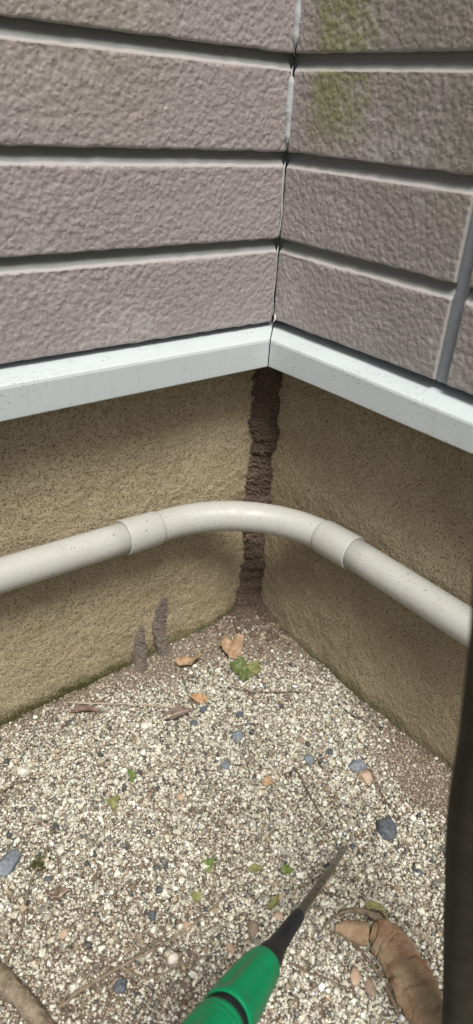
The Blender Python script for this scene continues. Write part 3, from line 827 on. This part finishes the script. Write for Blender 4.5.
def leaf(px, py, lpx, wpx, az, mat, label, seed, curl=0.6, tilt=0.2, fold=0.3, lift=0.0022, cat='leaf', name='dead_leaf', stem=True, parent=None, crumple=0.20):
    p = gpx(px, py) if not isinstance(px, np.ndarray) else px
    q = (p - CAM) @ RM[:, 2]
    Ln, Wd = lpx * q / FPX, wpx * q / FPX
    nu, nv = 22, 13
    s = np.linspace(0, 1, nu); t = np.linspace(-1, 1, nv)
    S, T = np.meshgrid(s, t, indexing='ij'); S, T = S.ravel(), T.ravel()
    rg = np.random.default_rng(seed)
    prof = np.sin(np.pi * np.clip(S, 0.02, 0.985) ** 0.8) ** 0.75
    jag = 1 + 0.16 * noise(np.stack([S * 9 + seed, np.sign(T) * 3, T * 0], -1), 1, seed)
    x = (S - 0.5) * Ln; y = T * Wd / 2 * prof * jag
    z = fold * np.abs(y) + curl * (x ** 2) / Ln * np.sign(rg.normal()) * 0.8 + crumple * Wd * fbm(np.stack([x / Ln * 3 + seed, y / Wd * 3, x * 0], -1), 1, 2, seed)
    z += curl * 0.5 * (np.abs(T) ** 2) * Wd * 0.35
    a = az; rt = RM[:, 0].copy(); rt[2] = 0; rt /= np.linalg.norm(rt); fw = np.array([-rt[1], rt[0], 0])
    e1 = rt * math.cos(a) + fw * math.sin(a); e2 = np.cross([0, 0, 1.0], e1)
    roll = rg.uniform(-0.5, 0.5)
    y2 = y * math.cos(roll) - z * math.sin(roll); z2 = y * math.sin(roll) + z * math.cos(roll)
    z2 += x * tilt
    V = x[:, None] * e1 + y2[:, None] * e2
    V = np.hstack([V[:, :2], z2[:, None]])
    V[:, 2] -= np.percentile(V[:, 2], 12)
    V += p + np.array([0, 0, lift])
    # thin but solid: a second skin underneath
    V2 = V - np.array([0, 0, 0.00025])
    F = grid_faces(nu, nv); nn = nu * nv
    rim = [i * nv for i in range(nu)] + [(nu - 1) * nv + j for j in range(1, nv)] + [i * nv + nv - 1 for i in range(nu - 2, -1, -1)] + [j for j in range(nv - 2, 0, -1)]
    rf = np.array([(rim[k], rim[(k + 1) % len(rim)], rim[(k + 1) % len(rim)] + nn, rim[k] + nn) for k in range(len(rim))])
    F = np.vstack([F, F[:, ::-1] + nn, rf[:, ::-1]])
    VV = np.vstack([V, V2])
    if parent is not None:
        return mesh_obj(name, VV, F, mat, parent, base=tuple(p))
    if not stem:
        return tag(mesh_obj(name, VV, F, mat, base=tuple(p)), label, cat)
    tnode = thing(name, tuple(p), label, cat)
    mesh_obj('leaf_blade', VV, F, mat, tnode, base=tuple(p))
    b0 = V[(nu - 1) * nv + nv // 2] - e1 * Ln * 0.02
    mid = V[[i * nv + nv // 2 for i in range(0, nu, 3)]] + np.array([0, 0, 0.0002])
    tv, tf = tube(np.vstack([mid, b0, b0 + e1 * Ln * 0.16 - np.array([0, 0, 0.0012])]), np.linspace(0.00025, 0.0005, len(mid) + 2), 6)
    mesh_obj('leaf_stalk', tv, tf, M['palewood'], tnode, base=tuple(b0))
    return tnode
leaf(188, 667, 26, 17, 0.2, M['dryleaf'], 'tan curled dead leaf beside the small mud tubes', 3, 0.9, 0.1, 0.5)
leaf(230, 650, 28, 21, 2.2, M['dryleaf'], 'crumpled dry leaf propped below the corner mud tube', 4, 0.8, 0.15, 0.5, crumple=0.42)
leaf(199, 702, 18, 11, 2.9, M['orangeleaf'], 'small bright orange dead leaf over a dark pebble', 6, 0.9, 0.2, 0.5)
leaf(176, 717, 30, 11, 0.35, M['greyleaf'], 'narrow curled greyish brown leaf in front of the mud tubes', 8, 0.6, 0.1, 1.2)
leaf(86, 714, 32, 8, 0.05, M['darkleaf'], 'dark withered leaf near the left wall foot', 9, 0.5, 0.05, 1.0)
leaf(60, 897, 18, 12, 0.6, M['darkleaf'], 'dull brown leaf scrap below the mossy clump', 14, 0.5, 0.0, 0.4)
leaf(375, 914, 22, 13, -0.4, M['olive'], 'ragged olive brown leaf lying on the root tip', 15, 0.6, 0.1, 0.4, lift=0.004)
leaf(274, 905, 18, 10, 1.0, M['olive'], 'dull green leaf scrap touching the screwdriver blade', 17, 0.4, 0.0, 0.3, stem=False)
leaf(197, 899, 10, 10, 0.5, M['olive'], 'round yellow green leaflet alone in the gravel', 18, 0.5, 0.1, 0.2, stem=False)
leaf(255, 871, 14, 9, 0.1, M['olive'], 'faded olive leaf scrap left of a tiny weed', 19, 0.4, 0.0, 0.2, stem=False)
leaf(268, 784, 14, 10, 0.7, M['dryleaf'], 'brown leaf fragment in the middle of the gravel', 20, 0.5, 0.0, 0.2, stem=False)

def weed(px, py, spec, label, mat, name='weed', cat='weed'):
    """spec: list of (dx, dy, len, width, azimuth) in photo pixels"""
    p = gpx(px, py)
    t = thing(name, tuple(p), label, cat)
    for i, (dx, dy, l, w, az) in enumerate(spec):
        c = gpx(px + dx, py + dy); c[2] += 0.0022
        leaf(c, None, l, w, az, mat if dx <= 2 or mat is not M['greenleaf'] else M['olive'], '', 40 + i + int(px), 0.5, 0.25, 0.35, lift=0.0005, name='leaf', parent=t)
        v, f = tube([p - np.array([0, 0, 0.001]), (p + c) / 2 + np.array([0, 0, 0.0008]), c + np.array([0, 0, 0.0008])], 0.0003, 5)
        mesh_obj('stem', v, f, M['weed'], t, base=tuple(p))
    return t
weed(245, 673, [(-7, -2, 20, 16, 2.6), (6, 1, 20, 14, 0.1), (-1, 5, 16, 12, 1.4), (8, -4, 15, 11, 0.8), (-3, -6, 15, 11, 1.9)], 'green broad leaved plant at the foot of the corner', M['greenleaf'])
weed(132, 777, [(-2, -2, 8, 6, 1.9), (2, 2, 8, 6, 0.4), (0, 4, 7, 5, 1.2)], 'upper of two little green weeds in the left gravel', M['weed'])
weed(113, 804, [(-3, 0, 9, 7, 2.7), (3, -2, 9, 7, 0.4), (1, 4, 10, 7, 1.5)], 'pale green weed lower left of its twin in the gravel', M['olive'])
weed(208, 866, [(-3, 0, 8, 6, 2.6), (3, -2, 8, 6, 0.5), (0, 4, 8, 6, 1.6)], 'bright little weed in the centre of the lower gravel', M['weed'])
weed(286, 873, [(-2, 0, 8, 6, 2.6), (3, 1, 8, 6, 0.2), (0, -3, 7, 5, 1.6)], 'tiny bright weed left of the screwdriver blade', M['weed'])
# moss clump beside the largest pebble
rng = np.random.default_rng(31)
c0 = gpx(40, 865); V, F = [], []
for k in range(900):
    dx, dy = rng.normal(0, 0.0035, 2); x, y = c0[0] + dx * 1.6, c0[1] + dy
    blade((x, y, gz(x, y) + 0.0016 * math.exp(-(dx ** 2 + dy ** 2) / 2e-5)), rng.uniform(0.001, 0.0028), rng.uniform(0.0003, 0.0007), rng.uniform(0, 6.28), rng.uniform(0, 0.002))
V = np.array(V) - c0; mo = mesh_obj('moss_clump', V + c0, F, M['moss'], base=tuple(c0), smooth=False)
tag(mo, 'olive moss clump next to the largest blue grey pebble', 'moss', kind='stuff')

def ground_path(pts, n, lift):
    """photo pixels along the ground -> smooth 3D path resting on it; optional third value = height above ground"""
    W = []
    for p in pts:
        g = gpx(p[0], p[1]); g[2] += lift + (p[2] if len(p) > 2 else 0); W.append(g)
    return spline(W, n)
def twig(pts, r0, r1, mat, label, seed, lift=None, name='twig', cat='twig', seg=8, group='thin twigs and rootlets on the gravel', branches=()):
    n = max(16, 10 * len(pts))
    P = ground_path(pts, n, (lift if lift is not None else (r0 + r1) / 2 + 0.0024))
    P = P + np.stack([fbm(P, 160, 2, seed), fbm(P, 160, 2, seed + 1), 0.5 * fbm(P, 160, 2, seed + 2)], -1) * 0.0007
    R = np.linspace(r0, r1, n) * (1 + 0.18 * fbm(P, 300, 2, seed + 5))
    V, F = tube(P, R, seg)
    if not branches:
        return tag(mesh_obj(name, V, F, mat, base=tuple(P[0])), label, cat, group)
    t = thing(name, tuple(P[0]), label, cat, group)
    mesh_obj('main_stem', V, F, mat, t, base=tuple(P[0]))
    for k, (bp, b0, b1) in enumerate(branches):
        Q = ground_path(bp, 24, (b0 + b1) / 2 + 0.0022)
        V, F = tube(Q, np.linspace(b0, b1, 24), 6)
        mesh_obj('side_shoot', V, F, mat, t, base=tuple(Q[0]))
    return t
twig([(68, 705), (110, 706), (150, 708), (190, 712)], 0.0008, 0.0005, M['palewood'], 'long pale straight twig in front of the small mud tubes', 1)
twig([(178, 668), (176, 690), (170, 708)], 0.0006, 0.0005, M['palewood'], 'short pale stalk leaning from the tan leaf', 2)
twig([(182, 678), (190, 700), (194, 712)], 0.0009, 0.0005, M['darktwig'], 'short brown stalk ending at the orange leaf', 3)
twig([(228, 690), (255, 694), (303, 694)], 0.0009, 0.0006, M['darktwig'], 'thin dark twig in front of the green plant', 4)
twig([(226, 683), (245, 690), (262, 697)], 0.0007, 0.0005, M['palewood'], 'short pale twig crossing below the green plant', 5)
twig([(296, 772), (310, 798), (328, 829)], 0.0009, 0.0006, M['darktwig'], 'thin brown twig pointing at the screwdriver tip', 6)
twig([(282, 777), (305, 767), (330, 758)], 0.0006, 0.0005, M['darktwig'], 'thin brown twig under the small blue grey pebble', 7)
twig([(369, 771), (380, 793), (396, 822)], 0.0010, 0.0006, M['darktwig'], 'dark twig between orange pebble and slate pebble', 8)
twig([(322, 893), (335, 898), (349, 902)], 0.0007, 0.0004, M['darktwig'], 'short dark twig right of the screwdriver blade', 9)
twig([(289, 965), (315, 977), (350, 992)], 0.0008, 0.0005, M['darktwig'], 'straight dark twig right of the green handle', 10)
twig([(0, 977), (12, 955), (22, 930), (28, 895), (38, 868)], 0.0012, 0.0007, M['bark'], 'brown curved rootlet along the left edge of the gravel', 11)
twig([(58, 1010), (88, 988), (125, 967), (160, 948), (185, 933), (215, 908), (236, 884)], 0.0015, 0.0006, M['bark'],
     'long thin brown root running diagonally across the lower gravel', 12,
     branches=[([(118, 968), (150, 980), (185, 965), (215, 955)], 0.0009, 0.0005), ([(128, 965), (152, 946), (172, 936)], 0.0010, 0.0005), ([(60, 1008), (75, 985), (84, 972)], 0.0008, 0.0004)])
twig([(60, 732), (72, 722), (80, 712)], 0.0006, 0.0004, M['darktwig'], 'tiny dark twig by the withered leaf at the left wall', 13)
twig([(96, 706), (112, 696), (118, 690)], 0.0007, 0.0004, M['darktwig'], 'tiny twig leaning at the left wall foot', 14)
twig([(140, 722), (146, 716), (166, 708)], 0.0006, 0.0004, M['darktwig'], 'short thin twig left of the narrow curled leaf', 15)
twig([(338, 705), (350, 716), (362, 722)], 0.0007, 0.0004, M['darktwig'], 'short dark twig near the right wall foot', 16)
twig([(0, 795), (14, 788), (28, 782)], 0.0008, 0.0005, M['darktwig'], 'short twig below the flat whitish pebble', 17)

def bark_tube(pts, radii, n, seed, lift, rings=(), bump=0.1, seg=40):
    P = ground_path(pts, n, 0); P[:, 2] += lift
    s = np.linspace(0, 1, n)
    R = np.interp(s, np.linspace(0, 1, len(radii)), radii)
    def rf(sv, a):
        k = np.ones_like(sv)
        for q, (c, w, d) in enumerate(rings):
            cc = c + 0.030 * math.sin(a * 1.0 + q * 2.1) + 0.016 * math.sin(3 * a + q)
            k *= 1 - d * (0.55 + 0.45 * math.sin(a * 2 + q * 1.7)) * np.exp(-((sv - cc) / w) ** 2)
        return k
    V, F = tube(P, R, seg, rfun=rf)
    C = np.vstack([np.tile(P, (seg, 1)), P[0], P[-1]])
    D = V - C; L = np.linalg.norm(D, axis=1)[:, None] + 1e-9
    nn = bump * fbm(V, 110, 3, seed) + 0.5 * bump * noise(V, 420, seed + 3)
    return C + D * (1 + nn[:, None]), F, P
# thick root bottom right: chopped, ringed, with a pale tip
tr = gpx(368, 935)
t = thing('thick_root', tuple(tr), 'thick ringed reddish brown root with pale broken tip beside the post', 'root')
V, F, P = bark_tube([(369, 938), (378, 942), (393, 957), (408, 985), (424, 1018), (440, 1055), (462, 1100)],
                    [0.0050, 0.0112, 0.0136, 0.0140, 0.0136, 0.0130, 0.0110], 150, 51, 0.0085,
                    rings=[(0.10, 0.010, 0.16), (0.22, 0.008, 0.20), (0.25, 0.03, -0.07), (0.33, 0.007, 0.16), (0.45, 0.009, 0.24), (0.48, 0.03, -0.08), (0.58, 0.008, 0.18), (0.68, 0.010, 0.2)], bump=0.10)
mesh_obj('root_body', V, F, M['root'], t, base=tuple(P[0]))
V, F, P = bark_tube([(334, 932), (346, 934), (358, 937), (367, 939)], [0.0022, 0.0060, 0.0078, 0.0072], 60, 57, 0.0055, bump=0.09)
mesh_obj('root_tip', V, F, M['roottip'], t, base=tuple(P[0]))
V, F, P = bark_tube([(318, 938), (330, 922), (345, 914), (362, 914), (376, 921), (384, 932)], [0.0005, 0.0008, 0.0012, 0.0022, 0.0032, 0.004], 60, 58, 0.0035, bump=0.22, seg=14)
mesh_obj('rootlet', V, F, M['bark'], t, base=tuple(P[0]))
V, F, P = bark_tube([(352, 946), (368, 962), (384, 985), (398, 1015)], [0.0008, 0.0014, 0.0016, 0.0012], 50, 59, 0.002, bump=0.12, seg=12)
mesh_obj('rootlet', V, F, M['bark'], t, base=tuple(P[0]))
# thick stick bottom left
V, F, P = bark_tube([(-30, 950), (-8, 972), (14, 994), (38, 1020), (66, 1054)], [0.0058, 0.0060, 0.0062, 0.0058, 0.0054], 110, 66, 0.0045,
                    rings=[(0.35, 0.03, -0.10), (0.55, 0.03, 0.08)], bump=0.13)
tag(mesh_obj('thick_stick', V, F, M['bark'], base=tuple(P[0])), 'thick grey brown stick in the bottom left corner', 'stick')

# ------------------------------------------------------------------ screwdriver
tip = gpx(348, 845); tip[2] += 0.0002
butt = at_depth(233, 1008, 0.335)
ax = butt - tip; LEN = np.linalg.norm(ax); ax /= LEN
up = np.array([0, 0, 1.0]); sx = np.cross(ax, up); sx /= np.linalg.norm(sx); sy = np.cross(sx, ax)   # sy: upward side
sd = thing('screwdriver', tuple(tip), 'green handled screwdriver with black collar, its steel tip stuck in the gravel', 'screwdriver')
def section(prof, seg=48, shape=None):
    """prof: (distance from the tip, half width, half thickness)"""
    ang = np.linspace(0, 2 * np.pi, seg, endpoint=False)
    V = np.zeros((seg, len(prof), 3))
    for i, (s, a, b) in enumerate(prof):
        for k, g in enumerate(ang):
            f = shape(s, g) if shape else 1.0
            V[k, i] = tip + ax * s + sx * a * math.cos(g) * f + sy * b * math.sin(g) * f
    V = V.reshape(-1, 3); n = len(prof)
    F = [tuple(int(x) for x in q) for q in grid_faces(seg, n, wrap=True)]
    F.append([k * n for k in range(seg)]); F.append([k * n + n - 1 for k in range(seg)][::-1])
    return V, F
def boxy(p):
    def f(s, g):
        c, d = abs(math.cos(g)), abs(math.sin(g))
        return 1.0 / (c ** p + d ** p) ** (1 / p)
    return f
V, F = section([(-0.006, 0.0009, 0.0004), (0.0, 0.0010, 0.0005), (0.012, 0.0016, 0.0009), (0.03, 0.0021, 0.0013), (0.06, 0.0025, 0.0018),
                (0.09, 0.0028, 0.0022), (0.118, 0.0030, 0.0026), (0.130, 0.0030, 0.0027)], 32, boxy(5))
mesh_obj('blade', V, F, M['steel'], sd, base=tuple(tip), smooth=False)
V, F = section([(0.1255, 0.0030, 0.0030), (0.1255, 0.0038, 0.0038), (0.127, 0.0042, 0.0042), (0.145, 0.0048, 0.0048), (0.160, 0.0054, 0.0054),
                (0.170, 0.0060, 0.0060), (0.174, 0.0072, 0.0072), (0.182, 0.0082, 0.0082), (0.190, 0.0086, 0.0086), (0.196, 0.0086, 0.0086)], 40)
mesh_obj('collar', V, F, M['black'], sd, base=tuple(tip + ax * 0.1255))
hp = [(0.1870, 0.0088), (0.1870, 0.0096), (0.1880, 0.0101), (0.1895, 0.0104), (0.1903, 0.0102), (0.1909, 0.0105), (0.194, 0.0109), (0.201, 0.0117),
      (0.212, 0.0126), (0.224, 0.0132), (0.2355, 0.0135), (0.2375, 0.0132), (0.2385, 0.0124)]
def fl1(s, g):
    w = min(max((s - 0.1925) / 0.008, 0), 1) * min(max((0.2365 - s) / 0.008, 0), 1)
    return 1 - 0.13 * w * (0.5 + 0.5 * math.cos(6 * g + 0.5)) ** 1.5
def dense(pr, n=40):
    s = np.array([p[0] for p in pr]); r = np.array([p[1] for p in pr]); q = np.concatenate([[0], np.cumsum(np.hypot(np.diff(s), np.diff(r)))])
    u = np.linspace(0, q[-1], n)
    return [(float(np.interp(x, q, s)), float(np.interp(x, q, r)), float(np.interp(x, q, r))) for x in u]
V, F = section(dense(hp, 90), 96, fl1)
mesh_obj('front_grip', V, F, M['green'], sd, base=tuple(tip + ax * 0.187))
V, F = section([(0.2365, 0.0110, 0.0110), (0.2380, 0.0118, 0.0118), (0.2405, 0.0119, 0.0119), (0.2440, 0.0118, 0.0118), (0.2450, 0.011, 0.011)], 60)
mesh_obj('ring', V, F, M['black'], sd, base=tuple(tip + ax * 0.2365))
rp = [(0.2436, 0.0122), (0.2442, 0.0130), (0.2460, 0.0136), (0.2480, 0.0137), (0.2484, 0.0134), (0.2500, 0.0138), (0.2520, 0.0139), (0.2524, 0.0136), (0.2540, 0.0140),
      (0.265, 0.0145), (0.282, 0.0148), (0.298, 0.0144), (0.308, 0.0130), (0.3135, 0.0100), (0.3155, 0.006), (0.316, 0.0005)]
def fl2(s, g):
    w = min(max((s - 0.254) / 0.01, 0), 1) * min(max((0.310 - s) / 0.01, 0), 1)
    return 1 - 0.11 * w * (0.5 + 0.5 * math.cos(6 * g + 0.5)) ** 1.5
V, F = section(dense(rp, 120), 96, fl2)
mesh_obj('rear_grip', V, F, M['green'], sd, base=tuple(tip + ax * 0.2435))

# ------------------------------------------------------------------ dark post leaning close on the right
e0 = on_plane(443, 1135, 2, 0.0)                 # left edge: foot on the ground, just below the frame
e1 = at_depth(445, 980, 0.36); e2 = at_depth(449, 830, 0.265); e3 = at_depth(463, 730, 0.225); e4 = at_depth(471, 652, 0.200)
def low(a, b, t): return a + (b - a) * t
foot = e0 + (e0 - e1) * 0.05
E_ = spline([foot, e1, e2, e3, e4, e4 + (e4 - e3) * 1.3], 60)
rgt = RM[:, 0]; fwd = RM[:, 2]
prof = []
HW, HD = 0.017, 0.011
seg = 40
ang = np.linspace(0, 2 * np.pi, seg, endpoint=False)
V = np.zeros((seg, 60, 3))
for k, g in enumerate(ang):
    c, s = math.cos(g), math.sin(g); f = 1.0 / (abs(c) ** 3.2 + abs(s) ** 3.2) ** (1 / 3.2)
    V[k] = E_ + rgt * (HW + HW * c * f) + fwd * (HD * s * f)
V = V.reshape(-1, 3)
V[:, 2] = np.maximum(V[:, 2], -0.02)
V += np.stack([noise(V, 30, 5), noise(V, 30, 6), noise(V, 30, 7)], -1) * 0.0006
F = [tuple(int(x) for x in q) for q in grid_faces(seg, 60, wrap=True)]
F.append([k * 60 for k in range(seg)]); F.append([k * 60 + 59 for k in range(seg)][::-1])
base = foot + rgt * HW; base[2] = 0
tag(mesh_obj('wooden_post', V, F, M['post'], base=tuple(base)), 'dark blurred wooden post at the right edge, close to the viewer', 'post')

for o in list(SC.objects):
    if '_w' in o: del o['_w']
